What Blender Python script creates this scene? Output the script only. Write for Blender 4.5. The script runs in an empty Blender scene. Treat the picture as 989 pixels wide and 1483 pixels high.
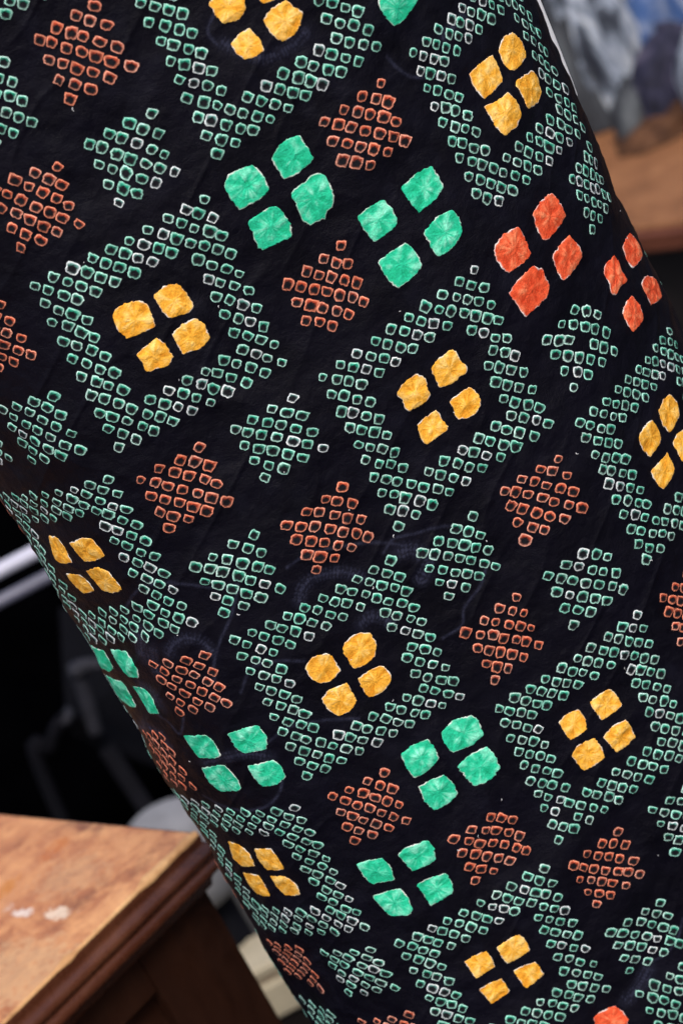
import bpy, math, random
import numpy as np
from mathutils import Matrix, Vector

random.seed(7)
rng = np.random.default_rng(11)
scene = bpy.context.scene
col = scene.collection

# ------------------------------------------------------------------ camera
W, H, FPX = 989.0, 1483.0, 4000.0            # photograph size and focal length in its pixels
PITCH, ROLL = math.radians(21.0), math.radians(27.4)
CAM = np.array([0.0, 0.0, 1.48])
FW = np.array([0.0, math.cos(PITCH), -math.sin(PITCH)])
RI0 = np.array([1.0, 0.0, 0.0])
UP0 = np.cross(RI0, FW)
RI = math.cos(ROLL) * RI0 - math.sin(ROLL) * UP0
UP = math.sin(ROLL) * RI0 + math.cos(ROLL) * UP0
cam_data = bpy.data.cameras.new('camera')
cam = bpy.data.objects.new('camera', cam_data)
col.objects.link(cam)
cam.matrix_world = Matrix(((RI[0], UP[0], -FW[0], CAM[0]), (RI[1], UP[1], -FW[1], CAM[1]),
                           (RI[2], UP[2], -FW[2], CAM[2]), (0, 0, 0, 1)))
cam_data.sensor_fit = 'VERTICAL'
cam_data.sensor_height = 36.0
cam_data.lens = FPX / H * 36.0
cam_data.clip_start = 0.05
cam_data.clip_end = 200.0
cam_data.dof.use_dof = True
cam_data.dof.focus_distance = 1.105
cam_data.dof.aperture_fstop = 12.0
scene.camera = cam

# ------------------------------------------------------------------ sky, sun, exposure
SUN_EL, SUN_AZ = math.radians(52), math.radians(176)      # soft daylight from behind the camera
world = bpy.data.worlds.new('World')
scene.world = world
world.use_nodes = True
nt = world.node_tree
nt.nodes.clear()
out = nt.nodes.new('ShaderNodeOutputWorld')
bg = nt.nodes.new('ShaderNodeBackground')
sky = nt.nodes.new('ShaderNodeTexSky')
sky.sky_type = 'NISHITA'
sky.sun_disc = False
sky.sun_elevation = SUN_EL
sky.sun_rotation = SUN_AZ
sky.air_density = 1.0
sky.dust_density = 4.0
sky.ozone_density = 0.6
bg.inputs['Strength'].default_value = 0.10
nt.links.new(sky.outputs[0], bg.inputs['Color'])
nt.links.new(bg.outputs[0], out.inputs['Surface'])
sun_data = bpy.data.lights.new('sun', 'SUN')
sun_data.energy = 1.3
sun_data.angle = math.radians(18)
sun_data.color = (1.0, 0.96, 0.9)
sun = bpy.data.objects.new('sun', sun_data)
col.objects.link(sun)
sd = Vector((math.sin(SUN_AZ) * math.cos(SUN_EL), math.cos(SUN_AZ) * math.cos(SUN_EL), math.sin(SUN_EL)))
sun.rotation_euler = sd.to_track_quat('Z', 'Y').to_euler()
sun.location = (sd * 5)[:]
vs = scene.view_settings
vs.view_transform = 'Standard'
vs.look = 'None'
vs.gamma = 1.0
vs.use_curve_mapping = False
vs.exposure = 0.95

# ------------------------------------------------------------------ helpers
def proj(P):
    d = P - CAM
    w = d @ FW
    return np.stack([W / 2 + FPX * (d @ RI) / w, H / 2 - FPX * (d @ UP) / w], -1)

def on_plane(x, y, z):
    """the point of a horizontal plane that the photograph shows at pixel x, y"""
    d = FW * FPX + RI * (x - W / 2) + UP * (H / 2 - y)
    return CAM + d * ((z - CAM[2]) / d[2])

def at_depth(x, y, yy):
    d = FW * FPX + RI * (x - W / 2) + UP * (H / 2 - y)
    return CAM + d * ((yy - CAM[1]) / d[1])

def link(name, verts, faces, mat, parent=None, smooth=False, colors=None):
    me = bpy.data.meshes.new(name)
    if isinstance(verts, np.ndarray): verts = verts.tolist()
    if isinstance(faces, np.ndarray): faces = faces.tolist()
    me.from_pydata(verts, [], faces)
    if colors is not None:
        ca = me.color_attributes.new('dye', 'FLOAT_COLOR', 'POINT')
        ca.data.foreach_set('color', np.asarray(colors, np.float32).ravel())
    if smooth:
        me.polygons.foreach_set('use_smooth', [True] * len(me.polygons))
    me.update()
    if mat is not None: me.materials.append(mat)
    o = bpy.data.objects.new(name, me)
    col.objects.link(o)
    if parent is not None: o.parent = parent
    return o

def empty(name, loc, label=None, cat=None, group=None):
    o = bpy.data.objects.new(name, None)
    o.empty_display_size = 0.05
    col.objects.link(o)
    o.location = loc
    if label: tag(o, label, cat, group)
    return o

def tag(o, label=None, cat=None, group=None, kind=None):
    if label: o['label'] = label
    if cat: o['category'] = cat
    if group: o['group'] = group
    if kind: o['kind'] = kind
    return o

def keep(o, parent):
    """parent o, whose vertices are in world coordinates, to an empty without moving it"""
    o.parent = parent
    o.matrix_parent_inverse = Matrix.Translation(parent.location).inverted()
    return o

def tube(name, path, rad, mat, parent=None, n=12, closed=False):
    path = np.asarray(path, float)
    m = len(path)
    V, Fc = [], []
    up = np.array([0.13, 0.21, 1.0])
    for i in range(m):
        a = path[(i - 1) % m] if (closed or i > 0) else path[i]
        b = path[(i + 1) % m] if (closed or i < m - 1) else path[i]
        t = b - a
        t = t / np.linalg.norm(t)
        x = np.cross(t, up)
        x /= np.linalg.norm(x)
        y = np.cross(x, t)
        r = rad[i] if hasattr(rad, '__len__') else rad
        for k in range(n):
            an = 2 * math.pi * k / n
            V.append((path[i] + r * (math.cos(an) * x + math.sin(an) * y)).tolist())
    for i in range(m if closed else m - 1):
        j = (i + 1) % m
        for k in range(n):
            k2 = (k + 1) % n
            Fc.append((i * n + k, i * n + k2, j * n + k2, j * n + k))
    if not closed:
        Fc.append(tuple(range(n))[::-1])
        Fc.append(tuple(range((m - 1) * n, m * n)))
    o = link(name, V, Fc, mat, None, True)
    if parent is not None: keep(o, parent)
    return o

def smooth_path(pts, sub=8):
    """Catmull-Rom through the points"""
    p = np.asarray(pts, float)
    q = np.vstack([2 * p[0] - p[1], p, 2 * p[-1] - p[-2]])
    res = []
    for i in range(1, len(q) - 2):
        for t in np.linspace(0, 1, sub, endpoint=False):
            a, b, c, d = q[i - 1], q[i], q[i + 1], q[i + 2]
            res.append(.5 * (2 * b + (c - a) * t + (2 * a - 5 * b + 4 * c - d) * t * t + (3 * b - a - 3 * c + d) * t ** 3))
    res.append(p[-1])
    return np.array(res)

def prism(name, origin, eu, ev, u0, u1, v0, v1, z0, z1, mat, parent, bev=0.0025):
    """a bevelled board in the frame (origin, eu, ev, z)"""
    b = bev
    P = []
    for z, i in ((z0, b), (z0 + b, 0), (z1 - b, 0), (z1, b)):
        for u, v in ((u0 + i, v0 + i), (u1 - i, v0 + i), (u1 - i, v1 - i), (u0 + i, v1 - i)):
            P.append((origin + eu * u + ev * v + np.array([0, 0, z])).tolist())
    Fc = [(3, 2, 1, 0), (12, 13, 14, 15)]
    for l in range(3):
        for k in range(4):
            Fc.append((l * 4 + k, l * 4 + (k + 1) % 4, l * 4 + 4 + (k + 1) % 4, l * 4 + 4 + k))
    if np.cross(eu, ev)[2] < 0: Fc = [f[::-1] for f in Fc]
    o = link(name, P, Fc, mat)
    if parent is not None: keep(o, parent)
    return o

_T = rng.random((512, 512))
def vnoise(x, y, seed=0):
    """smooth value noise in -1..1"""
    x = np.asarray(x, float) + seed * 17.31
    y = np.asarray(y, float) + seed * 5.77
    xi, yi = np.floor(x).astype(int), np.floor(y).astype(int)
    fx, fy = x - xi, y - yi
    fx, fy = fx * fx * fx * (fx * (fx * 6 - 15) + 10), fy * fy * fy * (fy * (fy * 6 - 15) + 10)
    g = lambda a, b: _T[a % 512, b % 512]
    v = (g(xi, yi) * (1 - fx) + g(xi + 1, yi) * fx) * (1 - fy) + (g(xi, yi + 1) * (1 - fx) + g(xi + 1, yi + 1) * fx) * fy
    return v * 2 - 1

# ------------------------------------------------------------------ materials
def new_mat(name):
    m = bpy.data.materials.new(name)
    m.use_nodes = True
    t = m.node_tree
    return m, t, t.nodes['Principled BSDF']

def N(t, kind, **kw):
    n = t.nodes.new(kind)
    for k, v in kw.items():
        if k in n.inputs: n.inputs[k].default_value = v
        else: setattr(n, k, v)
    return n

def ramp(t, src, stops):
    r = t.nodes.new('ShaderNodeValToRGB')
    e = r.color_ramp.elements
    while len(e) < len(stops): e.new(0.5)
    for k, (p, c) in enumerate(stops):
        e[k].position = p
        e[k].color = (*c, 1) if len(c) == 3 else c
    t.links.new(src, r.inputs[0])
    return r

def mixc(t, fac, a, b, blend='MIX'):
    m = t.nodes.new('ShaderNodeMix')
    m.data_type = 'RGBA'
    m.blend_type = blend
    for s, v in ((0, fac), (6, a), (7, b)):
        if hasattr(v, 'is_output'): t.links.new(v, m.inputs[s])
        else: m.inputs[s].default_value = v if s == 0 else ((*v, 1) if len(v) == 3 else v)
    return m.outputs[2]

def mathn(t, op, a, b=0.0):
    m = t.nodes.new('ShaderNodeMath')
    m.operation = op
    for k, v in ((0, a), (1, b)):
        if hasattr(v, 'is_output'): t.links.new(v, m.inputs[k])
        else: m.inputs[k].default_value = v
    return m.outputs[0]

def bump(t, bsdf, src, strength, dist):
    b = N(t, 'ShaderNodeBump', Strength=strength, Distance=dist)
    t.links.new(src, b.inputs['Height'])
    t.links.new(b.outputs[0], bsdf.inputs['Normal'])

def noise(t, scale, detail=3.0, rough=.55, vec=None, dist=0.0):
    n = N(t, 'ShaderNodeTexNoise', Scale=scale, Detail=detail, Roughness=rough, Distortion=dist)
    if vec is not None: t.links.new(vec, n.inputs['Vector'])
    return n.outputs[0]

def obj_coord(t, scale=None):
    c = t.nodes.new('ShaderNodeTexCoord').outputs['Object']
    if scale is None: return c
    m = t.nodes.new('ShaderNodeMapping')
    m.inputs['Scale'].default_value = scale
    t.links.new(c, m.inputs['Vector'])
    return m.outputs[0]

def mat_cloth():
    m, t, b = new_mat('black_figured_silk')
    dam = N(t, 'ShaderNodeAttribute', attribute_name='damask').outputs['Fac']
    oc = obj_coord(t)
    n1 = noise(t, 45, 4, .6, oc)
    base = ramp(t, n1, [(.3, (.0010, .0008, .0030)), (.7, (.0025, .0021, .0062))]).outputs[0]
    c = mixc(t, dam, base, (.030, .032, .060))
    t.links.new(c, b.inputs['Base Color'])
    r = ramp(t, noise(t, 80, 3, .6, oc), [(.3, (.45,) * 3), (.75, (.65,) * 3)]).outputs[0]
    t.links.new(r, b.inputs['Roughness'])
    b.inputs['Specular IOR Level'].default_value = .09
    b.inputs['Sheen Weight'].default_value = .0
    b.inputs['Sheen Roughness'].default_value = .5
    h = mathn(t, 'ADD', noise(t, 2200, 2, .6, oc), mathn(t, 'MULTIPLY', noise(t, 320, 4, .62, oc), 2.2))
    bump(t, b, h, .5, .0006)
    return m

def mat_dye():
    m, t, b = new_mat('tie_dyed_silk')
    a = N(t, 'ShaderNodeAttribute', attribute_name='dye').outputs['Color']
    oc = obj_coord(t)
    n1 = ramp(t, noise(t, 1000, 4, .7, oc), [(.28, (.66,) * 3), (.7, (1.12,) * 3)]).outputs[0]
    c = mixc(t, 1.0, a, n1, 'MULTIPLY')
    t.links.new(c, b.inputs['Base Color'])
    b.inputs['Roughness'].default_value = .72
    b.inputs['Specular IOR Level'].default_value = .12
    h = mathn(t, 'ADD', noise(t, 1500, 2, .6, oc), mathn(t, 'MULTIPLY', noise(t, 420, 4, .65, oc, .6), 1.6))
    bump(t, b, h, .5, .0008)
    return m

def mat_plain(name, c, rough=.6, spec=.4, metal=0.0, nscale=60, var=.25, bstr=.15, bdist=.001):
    m, t, b = new_mat(name)
    oc = obj_coord(t)
    lo = tuple(x * (1 - var) for x in c)
    hi = tuple(min(1, x * (1 + var)) for x in c)
    t.links.new(ramp(t, noise(t, nscale, 4, .6, oc), [(.3, lo), (.7, hi)]).outputs[0], b.inputs['Base Color'])
    b.inputs['Roughness'].default_value = rough
    b.inputs['Specular IOR Level'].default_value = spec
    b.inputs['Metallic'].default_value = metal
    bump(t, b, noise(t, nscale * 6, 3, .6, oc), bstr, bdist)
    return m

# ================================================================== the kimono's shape
# cross-section: the cloth's direction (degrees from facing the camera) against the length along the cloth (metres)
KS = np.array([-.06, 0, .03, .06, .09, .13, .18, .23, .28, .32, .36, .42])
PSI = np.array([-2.44443, -1.57230, -1.09529, -.86530, -.34124, -.00580, .03940, .03951, .46961, .78848, 1.36044, 2.44258])
CX, TAPER, LEAN_Y, CY, LEAN_X, Z0 = .0158012, .0426482, -.0170024, 1.03, .0022715, 1.086
SS = np.linspace(KS[0], KS[-1], 1201)
_y = np.interp(SS, KS, PSI)
_g = np.exp(-np.linspace(-2.5, 2.5, 61) ** 2)
_y = np.convolve(np.pad(_y, 30, mode='reflect', reflect_type='odd'), _g / _g.sum(), 'valid')
_ds = SS[1] - SS[0]
XX, YY, ANG = np.cumsum(np.cos(_y)) * _ds, np.cumsum(np.sin(_y)) * _ds, _y
XX = XX - XX[600]
YY = YY - YY.min()

def surf(a, z):
    x, y = np.interp(a, SS, XX), np.interp(a, SS, YY)
    sc = 1 + TAPER * (z - Z0)
    return np.stack([CX + LEAN_X * (z - Z0) + x * sc, CY + LEAN_Y * (z - Z0) + y * sc, z], -1)

def surf_n(a, z):
    an = np.interp(a, SS, ANG)
    return np.stack([np.sin(an), -np.cos(an), np.zeros_like(an)], -1)

def unproject(px):
    """where on the cloth (length along it, height) the photograph's pixels lie"""
    px = np.asarray(px, float)
    n = np.array([math.cos(ROLL), -math.sin(ROLL)])
    t = np.array([math.sin(ROLL), math.cos(ROLL)])
    d = px - [W / 2, H / 2]
    a = np.clip(.18 + (d @ n - 80) / 3636, .02, .34)
    z = Z0 - (d @ t) / 3636 / math.cos(PITCH)
    h = 1e-4
    for _ in range(25):
        e = proj(surf(a, z)) - px
        Ja = (proj(surf(a + h, z)) - proj(surf(a - h, z))) / (2 * h)
        Jz = (proj(surf(a, z + h)) - proj(surf(a, z - h))) / (2 * h)
        det = Ja[:, 0] * Jz[:, 1] - Ja[:, 1] * Jz[:, 0]
        det = np.where(np.abs(det) < 3e5, 3e5 * np.sign(det + 1e-9), det)
        a = np.clip(a + np.clip(-(e[:, 0] * Jz[:, 1] - e[:, 1] * Jz[:, 0]) / det, -.02, .02), -.05, .41)
        z = z + np.clip((e[:, 0] * Ja[:, 1] - e[:, 1] * Ja[:, 0]) / det, -.03, .03)
    ok = np.linalg.norm(proj(surf(a, z)) - px, axis=1) < 1.5
    return np.stack([a, z], -1), ok

# tie-dyed diamonds: rings per half diagonal (3: solid diamond, 9: hollow square frame), dye, tips top/right/bottom/left, centre
MOT=[
(3,'o',(137,8),(191,96),(103,144),(60,57),(118,76)),
(3,'t',(221,165),(252,249),(175,295),(130,209),(191,230)),
(3,'o',(84,240),(114,327),(32,359),(-7,275),(52,300)),
(3,'t',(4,88),(47,177),(-30,228),(-75,138),(-13,158)),
(3,'t',(40,-95),(85,-22),(11,16),(-35,-60),(25,-40)),
(9,'t',(428,-175),(539,67),(315,226),(195,-20),(370,24)),
(3,'o',(550,120),(585,203),(506,258),(469,178),(529,189)),
(9,'t',(752,-48),(843,188),(703,305),(601,80),(730,121)),
(3,'t',(852,210),(886,288),(862,333),(829,262),(858,272)),
(9,'t',(296,287),(408,525),(172,645),(51,415),(233,472)),
(3,'o',(4,432),(46,513),(-28,555),(-70,470),(-12,492)),
(3,'t',(80,573),(119,650),(50,663),(7,593),(59,621)),
(3,'o',(292,647),(330,727),(248,763),(206,694),(266,709)),
(9,'t',(161,695),(280,903),(130,925),(8,716),(122,817)),
(3,'t',(368,772),(404,852),(326,884),(283,820),(344,833)),
(3,'o',(495,703),(532,779),(456,824),(414,761),(476,764)),
(3,'t',(424,576),(468,647),(386,691),(342,623),(400,633)),
(9,'t',(687,391),(794,614),(577,762),(469,545),(632,578)),
(3,'t',(856,430),(887,511),(831,563),(791,495),(844,495)),
(9,'t',(968,480),(1065,690),(936,811),(837,616),(963,640)),
(3,'o',(806,666),(841,736),(760,784),(730,711),(783,721)),
(3,'t',(867,785),(900,852),(829,904),(792,833),(848,843)),
(3,'t',(686,747),(719,822),(650,863),(611,801),(665,809)),
(3,'o',(747,864),(776,934),(714,985),(674,916),(730,924)),
(3,'o',(1010,805),(1040,885),(985,927),(961,867),(1000,873)),
(9,'t',(922,891),(1003,1083),(808,1214),(731,1030),(864,1055)),
(3,'t',(1012,1125),(1046,1190),(976,1232),(942,1171),(996,1182)),
(9,'t',(567,811),(667,1009),(446,1123),(340,924),(505,972)),
(3,'o',(299,947),(330,1016),(263,1026),(224,960),(278,988)),
(3,'o',(240,1062),(285,1136),(246,1125),(215,1062),(245,1095)),
(9,'t',(429,1170),(525,1345),(372,1335),(258,1147),(381,1260)),
(3,'t',(538,1377),(571,1433),(506,1438),(467,1383),(517,1407)),
(3,'o',(431,1374),(463,1434),(414,1407),(393,1365),(426,1395)),
(3,'t',(488,1467),(520,1530),(465,1505),(434,1446),(475,1492)),
(3,'o',(594,1473),(625,1530),(560,1536),(525,1480),(572,1505)),
(3,'o',(558,1120),(587,1190),(512,1220),(481,1156),(535,1173)),
(3,'o',(732,1167),(761,1233),(688,1276),(658,1218),(713,1223)),
(3,'o',(897,1201),(926,1264),(864,1307),(828,1249),(875,1259)),
(3,'t',(955,1306),(984,1368),(910,1405),(884,1350),(936,1357)),
(9,'t',(788,1261),(876,1433),(670,1547),(579,1369),(729,1404)),
(3,'t',(983,1398),(1030,1462),(970,1508),(925,1439),(977,1452)),
(3,'o',(494,356),(526,438),(457,490),(416,414),(474,423)),
]
# rings the photograph shows missing: (motif index, tip)
MISSING = {(6, 'B'), (7, 'B'), (18, 'T'), (21, 'T'), (36, 'T'), (41, 'B')}
BADTIP = {(7, 0), (19, 1), (8, 0), (8, 1), (10, 0), (10, 2), (10, 3), (33, 1), (33, 2), (33, 0)}
# resist-dyed squares: outline points read in enlargements of the photograph (x offset, y offset, enlargement)
CROPS={'A':(0,0,2.8257),'B':(320,0,2.8257),'C':(639,0,2.8257),'D':(0,300,2.8257),'E':(320,300,2.8257),'F':(639,300,2.8257),
'G':(0,600,2.8257),'H':(320,600,2.8257),'I':(639,600,2.8257),'J':(0,880,2.8257),'M':(320,880,2.8257),'L':(639,880,2.8257),
'P':(320,1133,2.8257),'N':(639,1133,2.8257),'Q':(320,180,5.494),'V':(560,480,6.181),'S':(850,180,4.942),'K':(180,880,3.532),'X':(0,0,1.0)}
SQ=[
('X','y',[(303,5),(312,22),(325,33),(345,28),(355,12),(350,-8),(320,-15)]),
('B','y',[(262,0),(298,30),(330,50),(320,95),(295,140),(245,170),(200,130),(172,80),(205,35)]),
('B','y',[(115,115),(160,165),(170,205),(130,232),(95,238),(60,215),(42,178),(70,140)]),
('X','y',[(388,-40),(408,-22),(400,-2),(380,4),(366,-14),(372,-32)]),
('B','t',[(630,0),(640,30),(670,75),(705,105),(740,85),(780,40),(805,0),(720,-60)]),
('Q','t',[(620,80),(690,190),(735,270),(700,310),(600,390),(505,435),(475,400),(400,270),(460,160),(540,110)]),
('Q','t',[(245,320),(310,370),(350,440),(375,515),(310,585),(160,670),(100,620),(25,490),(55,400),(140,355)]),
('Q','t',[(770,385),(825,410),(870,490),(900,600),(885,655),(840,680),(825,750),(710,800),(650,760),(600,640),(565,580),(575,520),(660,460),(720,400)]),
('Q','t',[(425,645),(465,670),(520,750),(560,810),(560,890),(500,920),(330,1000),(290,960),(250,850),(215,780),(260,735),(370,670)]),
('B','t',[(860,678),(885,715),(910,765),(870,820),(810,868),(775,830),(740,770),(790,720)]),
('B','t',[(665,820),(700,855),(720,910),(690,945),(625,988),(590,945),(557,885),(610,845)]),
('E','t',[(940,10),(970,45),(985,100),(945,165),(890,200),(860,165),(830,105),(875,45)]),
('E','t',[(755,145),(800,190),(818,240),(790,275),(720,328),(685,295),(640,225),(690,185)]),
('C','y',[(285,132),(325,180),(340,235),(290,292),(255,260),(235,205),(245,160)]),
('C','y',[(210,225),(240,285),(248,330),(175,405),(140,365),(115,305),(155,265)]),
('C','y',[(365,290),(395,320),(412,375),(395,420),(348,447),(325,400),(293,345),(320,318)]),
('C','y',[(265,380),(300,420),(318,470),(300,520),(248,555),(215,515),(195,475),(175,435),(215,420)]),
('C','r',[(448,788),(490,840),(510,885),(470,945),(420,985),(395,945),(370,875),(400,830)]),
('F','r',[(310,80),(335,120),(365,190),(340,225),(270,268),(235,235),(210,165),(255,110)]),
('F','r',[(525,113),(570,165),(580,205),(555,255),(500,298),(475,255),(457,200),(490,150)]),
('F','r',[(375,240),(415,255),(445,320),(435,365),(345,445),(310,400),(275,350),(310,300)]),
('S','r',[(330,768),(365,830),(405,920),(385,970),(345,1025),(310,960),(278,875),(300,820)]),
('S','r',[(210,935),(245,985),(265,1050),(295,1110),(245,1160),(215,1220),(180,1200),(165,1130),(135,1060),(145,1010)]),
('S','r',[(445,1080),(490,1110),(515,1170),(530,1230),(510,1265),(465,1285),(430,1220),(395,1145),(410,1105)]),
('S','r',[(325,1225),(375,1290),(410,1390),(375,1440),(330,1485),(295,1435),(258,1340),(285,1275)]),
('D','y',[(725,310),(760,345),(790,395),(770,425),(690,450),(660,415),(630,360),(670,320)]),
('D','y',[(575,377),(605,400),(625,450),(632,485),(580,510),(520,530),(485,500),(462,440),(490,400)]),
('D','y',[(795,448),(835,475),(860,535),(820,575),(745,597),(725,555),(705,515),(740,480)]),
('D','y',[(640,532),(675,555),(705,610),(690,640),(600,668),(585,630),(560,600),(590,570)]),
('V','y',[(570,155),(610,175),(650,250),(710,315),(705,370),(650,400),(590,460),(485,500),(455,470),(415,380),(390,320),(450,250)]),
('V','y',[(265,370),(310,385),(345,440),(355,515),(385,555),(380,590),(300,650),(200,705),(160,690),(130,600),(85,565),(95,520),(170,430)]),
('V','y',[(735,500),(780,525),(830,590),(832,660),(810,710),(750,760),(640,785),(610,740),(595,680),(560,630),(610,585)]),
('V','y',[(440,708),(475,735),(490,790),(545,850),(540,885),(480,920),(420,965),(360,1010),(320,985),(290,900),(270,840),(330,780)]),
('F','y',[(930,765),(960,800),(970,850),(935,925),(905,890),(887,835),(905,790)]),
('F','y',[(855,870),(885,910),(893,945),(890,962),(850,1022),(815,985),(797,940),(820,900)]),
('I','y',[(920,160),(945,215),(935,260),(905,307),(875,275),(850,235),(885,200)]),
('I','y',[(985,65),(1015,110),(1020,150),(978,195),(960,150),(945,120),(960,85)]),
('G','y',[(205,490),(250,500),(285,555),(305,595),(260,597),(235,570)]),
('G','y',[(310,515),(345,500),(385,505),(430,570),(410,590),(355,597),(325,560),(298,520)]),
('G','y',[(285,642),(335,655),(365,690),(382,725),(345,732),(320,705)]),
('G','y',[(362,635),(400,620),(450,640),(480,680),(497,715),(460,733),(415,720),(390,680)]),
('M','y',[(565,103),(610,105),(635,150),(630,195),(590,235),(545,247),(520,215),(497,165),(525,120)]),
('M','y',[(430,182),(455,200),(488,255),(450,295),(410,305),(370,285),(343,240),(375,195)]),
('M','y',[(655,237),(690,265),(697,300),(660,345),(605,367),(580,330),(562,290),(600,262)]),
('M','y',[(515,308),(530,335),(553,380),(530,420),(480,440),(440,415),(412,370),(440,335)]),
('J','t',[(375,150),(430,175),(470,240),(455,255),(415,225)]),
('J','t',[(455,168),(520,180),(575,245),(575,280),(535,280),(490,230)]),
('J','t',[(445,272),(500,300),(555,400),(545,408),(505,380)]),
('J','t',[(543,320),(600,325),(640,370),(662,420),(620,418),(580,370)]),
('K','t',[(540,630),(680,590),(730,650),(730,710),(620,733),(575,695)]),
('K','t',[(322,640),(430,635),(470,675),(503,740),(480,755),(400,750),(360,700)]),
('K','t',[(635,800),(770,775),(800,800),(825,860),(780,900),(710,905),(660,850)]),
('K','t',[(412,805),(520,795),(580,860),(602,915),(590,930),(500,932),(450,880)]),
('L','t',[(125,442),(155,470),(172,520),(130,565),(50,595),(15,555),(3,515),(50,465)]),
('M','t',[(845,540),(870,570),(893,615),(850,665),(795,698),(765,665),(738,605),(790,565)]),
('L','t',[(185,573),(215,600),(238,655),(210,695),(135,735),(100,695),(68,655),(115,610)]),
('M','t',[(910,687),(945,715),(968,765),(935,805),(875,830),(835,795),(812,735),(855,710)]),
('L','y',[(690,332),(720,365),(735,402),(690,435),(652,458),(630,425),(607,385),(650,350)]),
('L','y',[(560,418),(583,450),(590,492),(525,537),(500,505),(480,465),(520,430)]),
('L','y',[(750,457),(775,490),(790,530),(755,565),(712,587),(690,560),(660,525),(700,480)]),
('L','y',[(622,533),(650,570),(660,610),(585,665),(555,635),(530,600),(555,560)]),
('P','y',[(35,240),(80,250),(120,290),(140,340),(100,338),(55,310)]),
('P','y',[(140,268),(205,270),(235,310),(257,355),(190,357),(160,320)]),
('P','y',[(95,367),(155,378),(185,425),(203,460),(150,452),(120,420)]),
('P','y',[(203,385),(260,383),(305,425),(320,465),(265,465),(230,425)]),
('P','t',[(840,243),(865,260),(880,320),(840,345),(785,368),(755,335),(725,295),(770,265)]),
('P','t',[(660,317),(690,345),(713,403),(690,410),(610,422),(580,385),(553,345),(600,330)]),
('P','t',[(920,378),(945,415),(948,455),(860,507),(835,470),(803,425),(850,400)]),
('P','t',[(735,445),(765,480),(785,525),(760,548),(690,552),(650,510),(622,475),(680,455)]),
('N','y',[(318,618),(345,650),(357,685),(310,720),(265,740),(245,710),(228,675),(270,640)]),
('N','y',[(180,690),(205,720),(215,755),(140,798),(118,765),(97,735),(140,705)]),
('N','y',[(380,732),(400,755),(415,785),(345,840),(320,810),(295,770),(335,750)]),
('N','y',[(245,803),(265,835),(277,855),(205,903),(175,870),(155,845),(200,820)]),
('N','r',[(710,918),(740,940),(762,970),(740,1010),(680,1030),(640,1010),(622,965),(660,935)]),
]

A_NOM, B_NOM = np.array([.0040, -.0038]), np.array([-.0040, -.0042])
rings = []                # (centre fn params) collected below
motifs = []
P_ = np.array([[m[2], m[3], m[4], m[5], m[6]] for m in MOT], float)
sz, okk = unproject(P_.reshape(-1, 2))
sz = sz.reshape(-1, 5, 2)
okk = okk.reshape(-1, 5)
for i, m in enumerate(MOT):
    n_, dye = m[0], m[1]
    c = sz[i, 4]
    tip = {}
    for k, nm in enumerate('TRBL'):
        x, y = P_[i, k]
        tip[nm] = okk[i, k] and (i, k) not in BADTIP and -12 < x < W + 12 and -12 < y < H + 12
    def axis(p, q, nom):                   # p positive tip, q negative tip
        kp, kq = 'TRBL'.index(p), 'TRBL'.index(q)
        vp, vq = (sz[i, kp] - c) / n_, (c - sz[i, kq]) / n_
        if tip[p] and tip[q]:
            v, v2 = (vp + vq) / 2, (vp - vq) / (2 * n_)
            return v, v2 * .7
        if tip[p]: return vp * .6 + nom * .4, 0 * nom
        if tip[q]: return vq * .6 + nom * .4, 0 * nom
        return nom, 0 * nom
    a1, a2 = axis('R', 'L', A_NOM)
    b1, b2 = axis('B', 'T', B_NOM)
    motifs.append((n_, dye, c, a1, a2, b1, b2, i))

squares = []              # (dye, outline in cloth coordinates)
for cr, dye, pts in SQ:
    x0, y0, sc = CROPS[cr]
    q, ok = unproject(np.array(pts, float) / sc + [x0, y0])
    squares.append((dye, q))

# the pattern goes on beyond the picture with the same repeat
cent = [(m[0], m[2]) for m in motifs]
sqc = np.array([q.mean(0) for _, q in squares])
def in_view(s_, z_):
    P = surf(np.array([s_]), np.array([z_]))
    px = proj(P)[0]
    facing = (surf_n(np.array([s_]), np.array([z_]))[0] @ (CAM - P[0])) > .08
    return facing and -15 < px[0] < W + 15 and -15 < px[1] < H + 15
for k in range(-1, 5):
    for mth in range(-5, 4):
        s_ = .053 + .0828 * k + (.024 if k == 4 else 0)
        zf = 1.107 + .166 * mth + (.083 if k % 2 else 0)
        if not .62 < zf < 1.43 or not -.05 < s_ < .41: continue
        c = np.array([s_, zf])
        if not in_view(s_, zf) and all(not (n_ == 9 and np.linalg.norm(c - q) < .055) and not (n_ == 3 and np.abs(c - q).max() < .052) for n_, q in cent):
            motifs.append((9, 't', c, A_NOM, 0 * A_NOM, B_NOM, 0 * A_NOM, -1))
            for va in (A_NOM * 1.9, -A_NOM * 1.9, B_NOM * 2.05, -B_NOM * 2.05):
                o = c + va
                squares.append(('y', np.array([o - B_NOM * 1.5, o + A_NOM * .9 - B_NOM * .8, o + A_NOM * 1.5, o + B_NOM * 1.5, o - A_NOM * .7 + B_NOM * .8, o - A_NOM * 1.5])))
        for du, dv in ((-.0207, .0207), (.0207, .0207), (.0207, -.0207), (-.0207, -.0207)):
            c = np.array([s_ + du, zf + .083 + dv])
            if in_view(*c) or not .62 < c[1] < 1.42: continue
            if any(np.linalg.norm(c - q) < (.032 if n_ == 3 else .055) for n_, q in cent): continue
            if len(sqc) and np.abs(sqc - c).max(1).min() < .022: continue
            motifs.append((3, random.choice('tto'), c, A_NOM, 0 * A_NOM, B_NOM, 0 * A_NOM, -1))

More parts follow.
